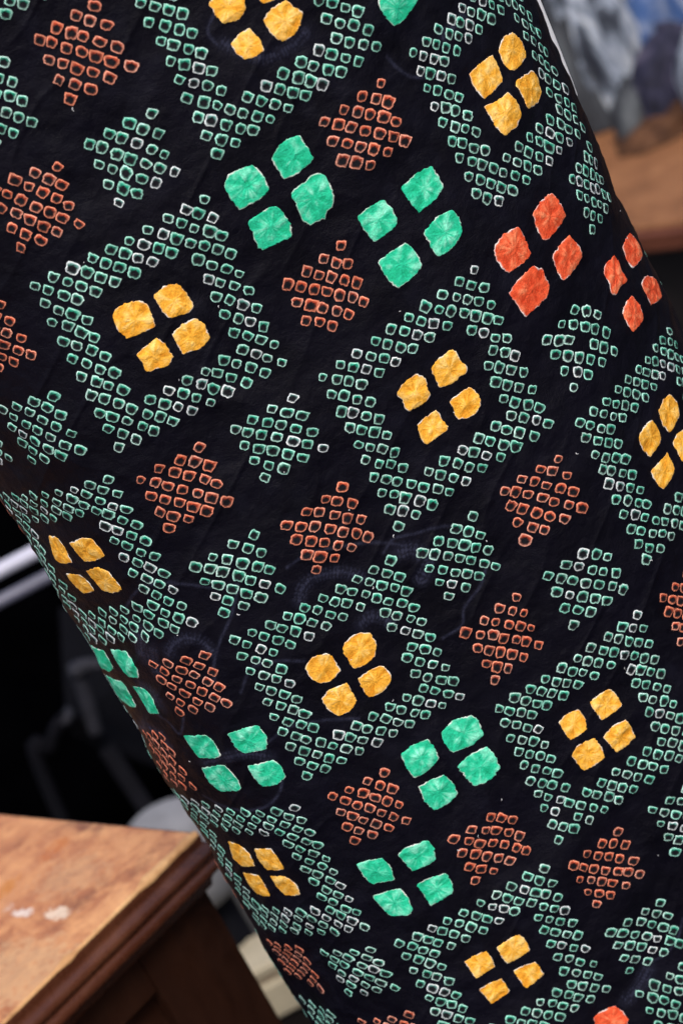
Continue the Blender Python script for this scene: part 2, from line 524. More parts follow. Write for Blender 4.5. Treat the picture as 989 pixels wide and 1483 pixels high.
NA = 16
TH = np.arange(NA) * 2 * math.pi / NA
RL = np.array([1.0, .885, .73, .54, .33])
DYE = {'t': ((.36, .70, .585), (.014, .36, .225)), 'o': ((.74, .235, .14), (.50, .066, .024)), 'w': ((.70, .75, .78), (.10, .30, .26))}
BLK = np.array((.006, .006, .009))
ring_geo = []             # per ring: centre (s,z), local vertices (s,z), lift, colours, motif index
for n_, dye, c, a1, a2, b1, b2, mi in motifs:
    whiteness = random.uniform(.02, .13) if dye == 't' else .0
    for j in range(-n_, n_ + 1):
        for i in range(-n_, n_ + 1):
            l1 = abs(i) + abs(j)
            if l1 > n_ or (n_ == 9 and l1 <= 5): continue
            if (mi, 'T') in MISSING and j == -n_: continue
            if (mi, 'B') in MISSING and j == n_: continue
            if random.random() < .005 and l1 < n_: continue
            size = .400 * random.choice((random.uniform(.92, 1.04), random.uniform(.82, 1.12)))
            if l1 == n_ and random.random() < .3: size *= .88
            sx, sy = size * random.uniform(.92, 1.10), size * random.uniform(.82, 1.0)
            rot = random.gauss(0, .08)
            ci, cj = i + random.gauss(0, .05), j + random.gauss(0, .04)
            pw = random.uniform(3.2, 6.5)
            rad = (np.abs(np.cos(TH)) ** pw + np.abs(np.sin(TH)) ** pw) ** (-1 / pw)
            rad = rad * (1 + rng.normal(0, .055, NA))
            ox, oy = random.gauss(0, .07), random.uniform(-.02, .12)
            skew = random.uniform(.04, .2)
            k = 'w' if random.random() < whiteness else dye
            line, wash = np.array(DYE[k][0]), np.array(DYE[k][1])
            if k == 't':
                f_ = random.random() ** 1.4
                line = line * (1 - .4 * f_) + np.array((.10, .55, .40)) * .4 * f_
                pale = random.random() ** 2 * .6
                line = line * (1 - pale) + np.array((.66, .76, .75)) * pale
            if k == 'o':
                pale = random.random() ** 2.5 * .5
                line = line * (1 - pale) + np.array((.72, .44, .36)) * pale
            line = line * random.uniform(.8, 1.15)
            fill = random.uniform(.3, 1.0)
            U_, V_, L_, C_ = [], [], [], []
            for li, r_ in enumerate(RL):
                cen = (1 - r_)
                xx = rad * r_ * np.cos(TH) + ox * cen
                yy = rad * r_ * np.sin(TH) + oy * cen
                xx = xx * (1 + skew * yy)
                # the pinched tip of each tied point: a dark notch hanging from the upper side
                top = np.clip(np.sin(TH), 0, 1)
                notch = np.exp(-((TH - math.pi / 2 + random.gauss(0, .06)) / .33) ** 2)
                if li == 0: cc = line[None] * .62 + BLK * .38 + 0 * TH[:, None]
                elif li == 1: cc = line[None] * np.clip(1.1 + .30 * vnoise(np.cos(TH) * 1.6, np.sin(TH) * 1.6, random.randrange(900)) + .14 * rng.normal(0, 1, NA), .25, 1.5)[:, None]
                elif li == 2:
                    m_ = np.clip((.12 + 1.0 * top) * fill, 0, 1)[:, None]
                    cc = wash[None] * m_ * 1.2 + BLK * (1 - m_)
                    w2 = np.clip(.14 + .20 * rng.normal(0, 1, NA), 0, .75)[:, None]
                    cc = cc * (1 - w2) + line[None] * w2
                elif li == 3:
                    m_ = np.clip(1.25 * (top - .25) * fill, 0, 1)[:, None]
                    cc = wash[None] * m_ * 1.2 + BLK * (1 - m_)
                    cc = cc * (1 - notch[:, None]) + BLK * notch[:, None]
                else:
                    cc = BLK[None] + 0 * TH[:, None]
                lift = [.00004, .00013, .00015, .00012, .00008][li]
                U_.append(xx), V_.append(yy), C_.append(np.clip(cc, .002, 1)), L_.append(np.full(NA, lift))
            xx, yy = np.concatenate(U_ + [[ox]]), np.concatenate(V_ + [[oy]])
            cr, sr = math.cos(rot), math.sin(rot)
            du = (xx * cr - yy * sr) * sx
            dv = -(xx * sr + yy * cr) * sy            # +v is towards the top tip, which is -j
            u, v = ci + du, cj + dv
            p = c + np.outer(u, a1) + np.outer(u * np.abs(u), a2) * 0 + np.outer(u * u, a2) + np.outer(v, b1) + np.outer(v * v, b2)
            pc = c + ci * a1 + ci * ci * a2 + cj * b1 + cj * cj * b2
            ring_geo.append((pc, p, np.concatenate(L_ + [[.00007]]), np.vstack(C_ + [BLK[None]]), mi))

# ------------------------------------------------------------------ cloth relief (metres along the normal)
GS = np.arange(-.03, .3901, .00065)
GZ = np.arange(.775, 1.3451, .00065)
gs, gz = np.meshgrid(GS, GZ)                       # rows: heights
fold = lambda u, v, fu, fv, sd: vnoise(u * fu, v * fv, sd)
ur, vr = gs * .80 + gz * .60, -gs * .60 + gz * .80   # soft creases run up to the right
D = .0017 * fold(ur, vr, 7, 22, 1) + .0009 * fold(ur, vr, 18, 55, 2) + .0005 * fold(gs, gz, 60, 75, 3)
D += 0.00026 * fold(gs, gz, 150, 150, 4) + .00012 * fold(gs, gz, 330, 330, 5)
# a few sharper tension creases between the tied patches
D += .0006 * (1 - np.abs(fold(ur, vr, 22, 60, 6))) ** 5
# every tied point pulls the cloth up into a small dimpled hump
half = 7
for pc, p, L_, C_, mi in ring_geo:
    ic, jc = int(round((pc[0] - GS[0]) / .00065)), int(round((pc[1] - GZ[0]) / .00065))
    i0, i1, j0, j1 = max(ic - half, 0), min(ic + half + 1, len(GS)), max(jc - half, 0), min(jc + half + 1, len(GZ))
    if i0 >= i1 or j0 >= j1: continue
    r2 = ((gs[j0:j1, i0:i1] - pc[0]) ** 2 + (gz[j0:j1, i0:i1] - pc[1]) ** 2) / .0018 ** 2
    D[j0:j1, i0:i1] += .00038 * np.exp(-r2) - .00032 * np.exp(-r2 * 5)
edge = np.clip(np.minimum(np.minimum(gs - GS[0], GS[-1] - gs), np.minimum(gz - GZ[0], GZ[-1] - gz)) / .012, 0, 1)
D *= edge

def relief(s, z):
    fx = np.clip((s - GS[0]) / .00065, 0, len(GS) - 1.001)
    fy = np.clip((z - GZ[0]) / .00065, 0, len(GZ) - 1.001)
    i, j = fx.astype(int), fy.astype(int)
    u, v = fx - i, fy - j
    return (D[j, i] * (1 - u) + D[j, i + 1] * u) * (1 - v) + (D[j + 1, i] * (1 - u) + D[j + 1, i + 1] * u) * v

# ------------------------------------------------------------------ woven figure in the silk (scrolls seen only by their thread)
# (line width m, band half width m, hatch period m, path in photograph pixels)
DAMASK = [
 (.0006, 0, 0, [(182, 880), (200, 855), (235, 842), (275, 845), (310, 850), (345, 845)]),
 (.0006, 0, 0, [(345, 850), (335, 890), (320, 925), (311, 960), (313, 985)]),
 (.0004, .0042, .0016, [(195, 905), (205, 925), (212, 950)]),
 (.0004, .0030, .0014, [(222, 935), (225, 955), (232, 972)]),
 (.0006, .0022, .0015, [(246, 945), (255, 928), (272, 921), (292, 924), (308, 940)]),
 (.0005, .0032, .0015, [(205, 990), (225, 1000), (238, 1020)]),
 (.0006, 0, 0, [(232, 1030), (250, 1042), (266, 1058), (270, 1030), (262, 1018)]),
 (.0005, .0024, .0014, [(205, 1052), (220, 1050), (238, 1058), (250, 1075)]),
 (.0006, 0, 0, [(298, 1150), (320, 1164), (352, 1172), (385, 1166), (404, 1148), (409, 1125), (402, 1105)]),
 (.0005, .0026, .0016, [(300, 1102), (330, 1093), (360, 1088), (395, 1094)]),
 (.0006, 0, 0, [(385, 1075), (420, 1050), (470, 1042), (520, 1040)]),
 (.0006, 0, 0, [(350, 1000), (365, 965), (400, 955), (440, 955)]),
 (.0006, .0024, .0016, [(432, 870), (440, 845), (465, 830), (500, 828), (530, 838)]),
 (.0006, 0, 0, [(415, 820), (445, 800), (490, 790), (540, 785), (590, 790)]),
 (.0005, .0030, .0017, [(575, 800), (600, 795), (618, 815), (610, 838)]),
 (.0006, 0, 0, [(555, 800), (570, 780), (600, 772), (640, 762), (670, 765)]),
 (.0006, 0, 0, [(705, 820), (695, 850), (672, 880), (668, 905), (640, 925)]),
 (.0005, .0024, .0016, [(520, 905), (540, 892), (565, 900)]),
 (.0006, .0020, .0015, [(320, 60), (345, 72), (380, 82), (415, 70), (440, 48)]),
 (.0006, 0, 0, [(560, 82), (575, 98), (600, 112), (635, 108)]),
 (.0006, 0, 0, [(310, 20), (300, 45), (315, 65)]),
 (.0006, 0, 0, [(930, 1395), (960, 1385), (980, 1360), (989, 1330)]),
 (.0005, .0030, .0016, [(905, 1450), (925, 1430), (940, 1400)]),
 (.0005, .0022, .0016, [(640, 55), (655, 40), (670, 28)]),
]
DM = np.zeros_like(D)
for width, band, hatch, pts in DAMASK:
    q, ok = unproject(smooth_path(np.array(pts, float), 14))
    seg = np.concatenate([[0], np.cumsum(np.linalg.norm(np.diff(q, axis=0), axis=1))])
    ll = np.arange(0, seg[-1], .0005)
    q = np.stack([np.interp(ll, seg, q[:, 0]), np.interp(ll, seg, q[:, 1])], -1)
    mar = max(width, band) * 2 + .002
    i0, i1 = np.searchsorted(GS, [q[:, 0].min() - mar, q[:, 0].max() + mar])
    j0, j1 = np.searchsorted(GZ, [q[:, 1].min() - mar, q[:, 1].max() + mar])
    if i1 - i0 < 2 or j1 - j0 < 2: continue
    S_, Z_ = gs[j0:j1, i0:i1], gz[j0:j1, i0:i1]
    dmin = np.full(S_.shape, 9.0)
    lat = np.zeros(S_.shape)
    tg = np.gradient(q, axis=0)
    for k in range(len(q)):
        dx, dz = S_ - q[k, 0], Z_ - q[k, 1]
        d = dx * dx + dz * dz
        w_ = d < dmin
        dmin[w_] = d[w_]
        lat[w_] = (ll[k] + 0 * d)[w_]
    dmin = np.sqrt(dmin)
    v = .75 * np.exp(-(dmin / width) ** 2) * (.62 + .2 * np.sin(lat * 2 * math.pi / .0014) + .3 * vnoise(S_ * 500, Z_ * 500, 15))
    if band > 0:
        inside = 1 / (1 + np.exp((dmin - band) / .0006))
        v = np.maximum(v, inside * (.18 + .5 * (np.sin(lat * 2 * math.pi / hatch) > .1) * (np.sin(dmin * 2 * math.pi / .0018) > -.5)))
    DM[j0:j1, i0:i1] = np.maximum(DM[j0:j1, i0:i1], v)
DM = np.clip(DM + .05 * np.clip(vnoise(gs * 140, gz * 140, 9), 0, 1) * (vnoise(gs * 18, gz * 18, 8) > .15), 0, 1)

# ------------------------------------------------------------------ build the kimono
M_CLOTH, M_DYE = mat_cloth(), mat_dye()
M_LIN = mat_plain('white_lining_silk', (.88, .86, .86), .55, .3, 0, 200, .05)
kimono = empty('kimono', (CX, CY + .12, 0),
               'black figured silk kimono with tie-dyed teal, yellow and red squares and small rings', 'kimono')
cols_s = np.concatenate([np.linspace(-.06, -.0315, 12), GS, np.linspace(.3915, .42, 12)])
rows_z = np.concatenate([np.linspace(.012, .76, 40), GZ, np.linspace(1.352, 1.47, 14)])
cs, cz = np.meshgrid(cols_s, rows_z)
# hanging folds spread the lower part a little
P3 = surf(cs.ravel(), cz.ravel()) + surf_n(cs.ravel(), cz.ravel()) * relief(cs.ravel(), cz.ravel())[:, None] * \
    ((cz.ravel() > .775) & (cz.ravel() < 1.3451))[:, None]
P3 = P3.reshape(len(rows_z), len(cols_s), 3)
# the back: a smooth curve from the right-hand end round to the left-hand end
nb = 26
tb = np.linspace(0, 1, nb + 2)[1:-1]
e1, e0 = P3[:, -1], P3[:, 0]
t1 = e1 - P3[:, -4]; t1 = t1 / np.linalg.norm(t1, axis=1)[:, None] * .12
t0 = e0 - P3[:, 3]; t0 = t0 / np.linalg.norm(t0, axis=1)[:, None] * .12
back = (((1 - tb) ** 3)[None, :, None] * e1[:, None] + (3 * tb * (1 - tb) ** 2)[None, :, None] * (e1 + t1)[:, None] +
        (3 * tb ** 2 * (1 - tb))[None, :, None] * (e0 + t0)[:, None] + (tb ** 3)[None, :, None] * e0[:, None])
P3 = np.concatenate([P3, back], 1)
nr, nc = P3.shape[:2]
# the top closes over the shoulders of the stand
cen = P3[-1].mean(0)
caps = []
for k, (sc_, dz_) in enumerate(((.93, .012), (.75, .022), (.45, .03), (.12, .034))):
    q = cen + (P3[-1] - cen) * sc_
    q[:, 2] += dz_
    caps.append(q)
P3 = np.concatenate([P3, np.array(caps)], 0)
nr = P3.shape[0]
idx = np.arange(nr * nc).reshape(nr, nc)
nx = np.roll(idx, -1, 1)
quads = np.stack([idx[:-1], nx[:-1], nx[1:], idx[1:]], -1).reshape(-1, 4)
me = bpy.data.meshes.new('cloth')
me.vertices.add(nr * nc)
me.vertices.foreach_set('co', P3.astype(np.float32).ravel())
me.loops.add(quads.size)
me.loops.foreach_set('vertex_index', quads.astype(np.int32).ravel())
me.polygons.add(len(quads))
me.polygons.foreach_set('loop_start', np.arange(0, quads.size, 4, dtype=np.int32))
me.polygons.foreach_set('loop_total', np.full(len(quads), 4, np.int32))
me.polygons.foreach_set('use_smooth', np.ones(len(quads), bool))
me.update(calc_edges=True)
at = me.attributes.new('damask', 'FLOAT', 'POINT')
full = np.zeros((nr, nc), np.float32)
full[40:40 + len(GZ), 12:12 + len(GS)] = DM
at.data.foreach_set('value', full.ravel())
me.materials.append(M_CLOTH)
cloth = bpy.data.objects.new('cloth', me)
col.objects.link(cloth)
keep(cloth, kimono)

def on_cloth(p, lift):
    s, z = p[:, 0], p[:, 1]
    inside = (s > GS[0]) & (s < GS[-1]) & (z > GZ[0]) & (z < GZ[-1])
    return surf(s, z) + surf_n(s, z) * (relief(s, z) * inside + lift)[:, None]

# resist-dyed squares, each one puckered towards its middle
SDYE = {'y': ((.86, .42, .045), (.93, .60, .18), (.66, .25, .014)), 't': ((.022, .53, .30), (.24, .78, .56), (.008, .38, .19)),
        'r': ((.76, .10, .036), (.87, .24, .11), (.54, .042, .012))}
WHT = np.array((.74, .74, .72))
NS = 64
SR = np.array([.08, .18, .29, .40, .51, .62, .72, .81, .885, .94, .975, 1.0])
THS = np.arange(NS) * 2 * math.pi / NS
for dye, q in squares:
    c = q.mean(0)
    # outline as a radius per angle, with the frayed edge of the resist
    d = q - c
    n_ = len(q)
    sm = smooth_path(np.vstack([d, d[:1]]), 5)[:-1]
    sm = .25 * sm + .75 * np.vstack([np.linspace(d[k], d[(k + 1) % n_], 5, endpoint=False) for k in range(n_)])
    an = np.arctan2(sm[:, 1], sm[:, 0])
    ra = np.linalg.norm(sm, axis=1)
    o_ = np.argsort(an)
    an, ra = an[o_], ra[o_]
    rad = np.interp(THS, np.concatenate([an - 2 * math.pi, an, an + 2 * math.pi]), np.concatenate([ra, ra, ra]))
    rad = rad * (1 + .020 * rng.normal(0, 1, NS) + .03 * vnoise(np.cos(THS) * 5, np.sin(THS) * 5, random.randrange(900))) + .00014
    wa = random.gauss(.55, .25)
    wc, ws = math.cos(wa), math.sin(wa)
    sd = random.randrange(1000)
    mid, hi, lo = (np.array(x) for x in SDYE[dye])
    pts, lift, cc = [c[None]], [np.array([.0006])], [mid[None]]
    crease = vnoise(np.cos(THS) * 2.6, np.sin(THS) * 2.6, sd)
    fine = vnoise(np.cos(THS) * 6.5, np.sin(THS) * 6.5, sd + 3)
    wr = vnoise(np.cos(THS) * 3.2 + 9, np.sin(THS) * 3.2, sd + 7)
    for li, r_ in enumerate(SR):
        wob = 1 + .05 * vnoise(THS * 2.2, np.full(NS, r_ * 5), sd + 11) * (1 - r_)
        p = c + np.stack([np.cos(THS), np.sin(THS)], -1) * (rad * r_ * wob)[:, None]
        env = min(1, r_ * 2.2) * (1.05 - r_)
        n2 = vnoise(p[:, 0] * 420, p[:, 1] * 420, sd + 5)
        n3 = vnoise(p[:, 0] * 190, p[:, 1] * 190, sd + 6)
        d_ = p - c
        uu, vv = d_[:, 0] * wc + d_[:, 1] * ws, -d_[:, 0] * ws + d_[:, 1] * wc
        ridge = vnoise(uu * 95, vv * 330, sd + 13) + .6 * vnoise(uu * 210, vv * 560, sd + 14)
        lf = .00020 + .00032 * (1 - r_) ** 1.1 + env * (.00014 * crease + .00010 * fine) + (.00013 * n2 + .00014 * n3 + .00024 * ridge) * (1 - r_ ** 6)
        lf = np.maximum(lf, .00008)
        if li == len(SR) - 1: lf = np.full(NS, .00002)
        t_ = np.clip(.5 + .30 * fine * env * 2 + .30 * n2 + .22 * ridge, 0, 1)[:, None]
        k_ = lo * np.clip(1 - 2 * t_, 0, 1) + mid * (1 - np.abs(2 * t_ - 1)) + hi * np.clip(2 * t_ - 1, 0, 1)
        if li >= 10:
            w_ = np.clip((.22 if li == 10 else .48) + .9 * wr, .0, .95)[:, None]
            k_ = k_ * (1 - w_) + WHT * w_
        elif li == 9:
            w_ = np.clip(1.3 * wr - .62, 0, .8)[:, None]
            k_ = k_ * (1 - w_) + WHT * w_
        pts.append(p), lift.append(lf), cc.append(k_)
    pts, lift, cc = np.vstack(pts), np.concatenate(lift), np.vstack(cc)
    V = on_cloth(pts, lift)
    Fc = [(0, 1 + k, 1 + (k + 1) % NS) for k in range(NS)]
    for l in range(len(SR) - 1):
        for k in range(NS):
            k2 = (k + 1) % NS
            Fc.append((1 + l * NS + k, 1 + (l + 1) * NS + k, 1 + (l + 1) * NS + k2, 1 + l * NS + k2))
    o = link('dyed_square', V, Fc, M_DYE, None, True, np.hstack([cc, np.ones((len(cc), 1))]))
    keep(o, kimono)

# tied rings: the 300 that show largest are parts of their own, the rest one part
RF = []
nv = NA * 5 + 1
for l in range(4):
    for k in range(NA):
        k2 = (k + 1) % NA
        RF.append((l * NA + k, l * NA + k2, (l + 1) * NA + k2, (l + 1) * NA + k))
RT = [(4 * NA + k, 4 * NA + (k + 1) % NA, nv - 1) for k in range(NA)]
allv = [on_cloth(g[1], g[2]) for g in ring_geo]
area = []
for g, v in zip(ring_geo, allv):
    px = proj(v[:NA])
    x, y = px[:, 0], px[:, 1]
    a = .5 * abs(np.dot(x, np.roll(y, 1)) - np.dot(y, np.roll(x, 1)))
    if x.min() < 2 or x.max() > W - 2 or y.min() < 2 or y.max() > H - 2: a *= .01
    area.append(a)
order = np.argsort(area)[::-1]
for r_ in order[:300]:
    g = ring_geo[r_]
    o = link('dyed_ring', allv[r_], RF + RT, M_DYE, None, True, np.hstack([g[3], np.ones((nv, 1))]))
    keep(o, kimono)
rest = order[300:]
V = np.vstack([allv[r_] for r_ in rest])
C4 = np.vstack([np.hstack([ring_geo[r_][3], np.ones((nv, 1))]) for r_ in rest])
Fc = []
for k in range(len(rest)):
    b = k * nv
    Fc += [tuple(i + b for i in f) for f in RF] + [tuple(i + b for i in f) for f in RT]
o = link('small_dyed_rings', V, Fc, M_DYE, None, True, C4)
keep(o, kimono)
tag(o, kind='stuff')

# white lining that shows along the right-hand edge
zz = np.linspace(1.172, 1.46, 60)
V, Fc = [], []
for k, z in enumerate(zz):
    wdt = .0019 * min(1, (z - 1.172) / .05) ** .8 + .0001
    for s_, off in ((.350, -.0015), (.3615, wdt), (.366, wdt + .0002), (.378, wdt * .8), (.397, -.001)):
        p = surf(np.array([s_]), np.array([z]))[0] + surf_n(np.array([s_]), np.array([z]))[0] * off
        V.append(p.tolist())
for k in range(59):
    for l in range(4):
        Fc.append((k * 5 + l, k * 5 + l + 1, k * 5 + l + 6, k * 5 + l + 5))
lin = link('lining', V, Fc, M_LIN, None, True)
keep(lin, kimono)

# a few specks of lint and thread ends on the silk
M_LINT = mat_plain('pale_lint', (.6, .6, .62), .9, .1, 0, 200, .1)
V, Fc = [], []
for k in range(34):
    lp, ok = unproject(np.array([[random.uniform(40, 960), random.uniform(20, 1460)]]))
    if not ok[0]: continue
    L0, an = random.uniform(.0004, .0016), random.uniform(0, 6.28)
    w0 = random.uniform(.00010, .00022)
    path = np.array([lp[0] + L0 * (t - .5) * np.array([math.cos(an + t * .9), math.sin(an + t * .9)]) for t in np.linspace(0, 1, 5)])
    nrm = np.array([-math.sin(an), math.cos(an)]) * w0
    b = len(V)
    for q_ in path:
        V += on_cloth(np.array([q_ - nrm, q_ + nrm]), np.array([.0003, .0003])).tolist()
        V += on_cloth(np.array([q_]), np.array([.0005])).tolist()
    for t in range(4):
        i = b + 3 * t
        Fc += [(i, i + 3, i + 5, i + 2), (i + 2, i + 5, i + 4, i + 1)]
o = link('lint', V, Fc, M_LINT, None, True)
keep(o, kimono)
tag(o, kind='stuff')

# ================================================================== the surroundings
M_GROUND = mat_plain('dark_asphalt', (.035, .034, .035), .9, .3, 0, 30, .3, .4, .004)
V, Fc = [], []
g = 40
for j in range(g + 1):
    for i in range(g + 1):
        V.append((-20 + i, -12 + j, .003 * math.sin(i * 1.7) * math.cos(j * 1.3)))
for j in range(g):
    for i in range(g):
        Fc.append((j * (g + 1) + i, j * (g + 1) + i + 1, (j + 1) * (g + 1) + i + 1, (j + 1) * (g + 1) + i))
tag(link('ground', V, Fc, M_GROUND, None, True), kind='structure')

# ---- old chest at the lower left
def mat_wood(name, dark, mid, light, rough, worn, edge=False, grain=(1, 1, 1), scuffs=()):
    m, t, b = new_mat(name)
    oc = obj_coord(t)
    st = obj_coord(t, grain)
    n1 = noise(t, 26, 8, .68, st, .5)
    n2 = noise(t, 75, 8, .72, oc, .3)
    c = ramp(t, n1, [(.30, dark), (.50, mid), (.70, light)]).outputs[0]
    c = mixc(t, ramp(t, n2, [(.45, (0,) * 3), (.68, (worn,) * 3)]).outputs[0], c, light)
    n3 = noise(t, 9, 3, .5, oc)
    c = mixc(t, ramp(t, n3, [(.35, (.5,) * 3), (.6, (0,) * 3)]).outputs[0], c, mid)
    sep = t.nodes.new('ShaderNodeSeparateXYZ')
    t.links.new(oc, sep.inputs[0])
    for (sx, sy, rx, ry, ang, colr, amt) in scuffs:
        ca, sa = math.cos(ang), math.sin(ang)
        dx, dy = mathn(t, 'SUBTRACT', sep.outputs[0], sx), mathn(t, 'SUBTRACT', sep.outputs[1], sy)
        u = mathn(t, 'DIVIDE', mathn(t, 'ADD', mathn(t, 'MULTIPLY', dx, ca), mathn(t, 'MULTIPLY', dy, sa)), rx)
        v = mathn(t, 'DIVIDE', mathn(t, 'SUBTRACT', mathn(t, 'MULTIPLY', dy, ca), mathn(t, 'MULTIPLY', dx, sa)), ry)
        r2 = mathn(t, 'ADD', mathn(t, 'MULTIPLY', u, u), mathn(t, 'MULTIPLY', v, v))
        w = mathn(t, 'ADD', r2, mathn(t, 'MULTIPLY', mathn(t, 'SUBTRACT', noise(t, 190, 6, .75, oc), .5), 6.0))
        f_ = ramp(t, w, [(.35, (amt,) * 3), (1.0, (0,) * 3)]).outputs[0]
        c = mixc(t, f_, c, colr)
    t.links.new(c, b.inputs['Base Color'])
    t.links.new(ramp(t, n2, [(.3, (rough * .8,) * 3), (.7, (min(1, rough * 1.3),) * 3)]).outputs[0], b.inputs['Roughness'])
    b.inputs['Specular IOR Level'].default_value = .28 if edge is False else edge
    bump(t, b, mathn(t, 'ADD', n1, noise(t, 300, 3, .6, st)), .3, .0012)
    return m

ZT = .86
C0 = on_plane(285, 1205, ZT)
eu = on_plane(0, 1178, ZT) - C0
eu /= np.linalg.norm(eu)
ev = np.array([eu[1], -eu[0], 0.0])
if ev[0] > 0: ev = -ev                              # along the moulded side, towards the camera's left
chest = empty('wooden_chest', (C0 + eu * .28 + ev * .4) * np.array([1, 1, 0]),
              'old brown wooden chest with worn scuffed top and dark moulded edge', 'chest')
chest.location.z = 0
def loc_of(x, y):
    p = on_plane(x, y, ZT)
    return p[0], p[1]
edge_ang = math.atan2(eu[1], eu[0])
sc = []
p1, p2 = loc_of(38, 1320), loc_of(88, 1318)
dirs = math.atan2(loc_of(100, 1320)[1] - loc_of(10, 1312)[1], loc_of(100, 1320)[0] - loc_of(10, 1312)[0])
for (x, y, rx, ry, cc, am) in ((14, 1313, .004, .0045, (.62, .52, .46), .6), (34, 1321, .009, .0045, (.72, .62, .55), .8), (86, 1322, .012, .005, (.74, .60, .46), .75), (80, 1229, .007, .012, (.42, .12, .02), .8), (5, 1290, .006, .014, (.46, .16, .02), .85),
                               (100, 1268, .03, .02, (.55, .33, .17), .35), (20, 1410, .05, .03, (.58, .38, .20), .45)):
    lx, ly = loc_of(x, y)
    sc.append((lx, ly, rx, ry, dirs, cc, am))
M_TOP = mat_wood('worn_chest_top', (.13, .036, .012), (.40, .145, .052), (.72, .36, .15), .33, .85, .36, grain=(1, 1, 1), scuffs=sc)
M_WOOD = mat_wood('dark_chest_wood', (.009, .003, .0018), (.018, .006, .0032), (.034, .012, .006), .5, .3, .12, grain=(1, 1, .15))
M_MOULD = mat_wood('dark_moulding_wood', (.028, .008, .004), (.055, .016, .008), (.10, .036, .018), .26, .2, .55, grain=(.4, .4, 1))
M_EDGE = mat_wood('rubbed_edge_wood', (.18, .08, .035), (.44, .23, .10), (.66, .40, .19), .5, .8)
LV, LU = .95, .56
# top: boards running along the moulded side
nbd = 3
for k in range(nbd):
    o = prism('top_board', C0, eu, ev, k * LU / nbd + (.0004 if k else 0), (k + 1) * LU / nbd, 0, LV, -.012, 0, M_TOP, chest, .0012)
    # object coordinates equal world coordinates for the scuffs
# rubbed pale arris, chipped here and there
V, Fc, n_ = [], [], 180
for k in range(n_ + 1):
    v = LV * k / n_
    w_ = .0016 + .0016 * vnoise(v * 60, 0, 21) + .0012 * vnoise(v * 200, 3, 22)
    chip = 1 if vnoise(v * 38, 7, 23) > -.35 else .15
    w_ = max(.0004, w_ * chip)
    for u, z in ((w_ * 1.6, .0005), (.0004, .0005), (-.0007, -.0008), (-.0007, -.0010 - w_ * .5)):
        V.append((C0 + eu * u + ev * v + np.array([0, 0, ZT * 0 + z])).tolist())
for k in range(n_):
    for l in range(3):
        Fc.append((k * 4 + l, k * 4 + 4 + l, k * 4 + 5 + l, k * 4 + 1 + l))
keep(link('rubbed_edge', V, Fc, M_EDGE, None, True), chest)
# moulding: a profile of cove, bead, groove and lower bead carried along the side and round the back corner
prof = [(-.004, -.0002), (.0005, -.0012), (.0008, -.006), (.0002, -.0085), (.0012, -.011), (.0035, -.0125), (.0058, -.0135), (.0072, -.0155), (.0070, -.0180), (.0052, -.0196), (.0034, -.0203),
        (.0036, -.0215), (.0062, -.0225), (.0088, -.0242), (.0096, -.0270), (.0088, -.0295), (.0062, -.0312), (.0030, -.0322), (-.0020, -.0345), (-.0050, -.0390), (-.0065, -.0440), (-.02, -.0445)]
def moulding(path_fn, n_, name):
    V, Fc = [], []
    m_ = len(prof)
    for k in range(n_ + 1):
        for (o_, z_) in [(a_ * .72, b_ * .72) for a_, b_ in prof]:
            V.append(path_fn(k / n_, o_, z_).tolist())
    for k in range(n_):
        for l in range(m_ - 1):
            Fc.append((k * m_ + l, k * m_ + m_ + l, k * m_ + m_ + l + 1, k * m_ + l + 1))
    keep(link(name, V, Fc, M_MOULD, None, True), chest)
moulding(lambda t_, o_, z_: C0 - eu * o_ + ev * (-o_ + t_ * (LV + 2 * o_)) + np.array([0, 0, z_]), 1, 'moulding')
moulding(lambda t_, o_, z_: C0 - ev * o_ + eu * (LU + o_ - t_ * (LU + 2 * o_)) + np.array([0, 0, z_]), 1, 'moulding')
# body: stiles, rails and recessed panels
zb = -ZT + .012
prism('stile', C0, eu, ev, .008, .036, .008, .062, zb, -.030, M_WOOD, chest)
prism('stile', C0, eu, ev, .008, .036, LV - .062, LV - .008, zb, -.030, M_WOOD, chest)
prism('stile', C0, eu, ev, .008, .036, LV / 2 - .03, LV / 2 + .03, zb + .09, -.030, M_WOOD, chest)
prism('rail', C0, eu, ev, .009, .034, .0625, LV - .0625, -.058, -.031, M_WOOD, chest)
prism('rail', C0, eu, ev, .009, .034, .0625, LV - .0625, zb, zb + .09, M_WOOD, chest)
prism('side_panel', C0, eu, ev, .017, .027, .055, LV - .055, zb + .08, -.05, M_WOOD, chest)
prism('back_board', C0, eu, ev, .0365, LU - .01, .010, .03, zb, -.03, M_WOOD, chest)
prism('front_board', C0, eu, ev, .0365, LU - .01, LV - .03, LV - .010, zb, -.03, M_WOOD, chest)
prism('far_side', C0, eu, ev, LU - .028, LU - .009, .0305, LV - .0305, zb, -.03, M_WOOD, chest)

ZB = .68
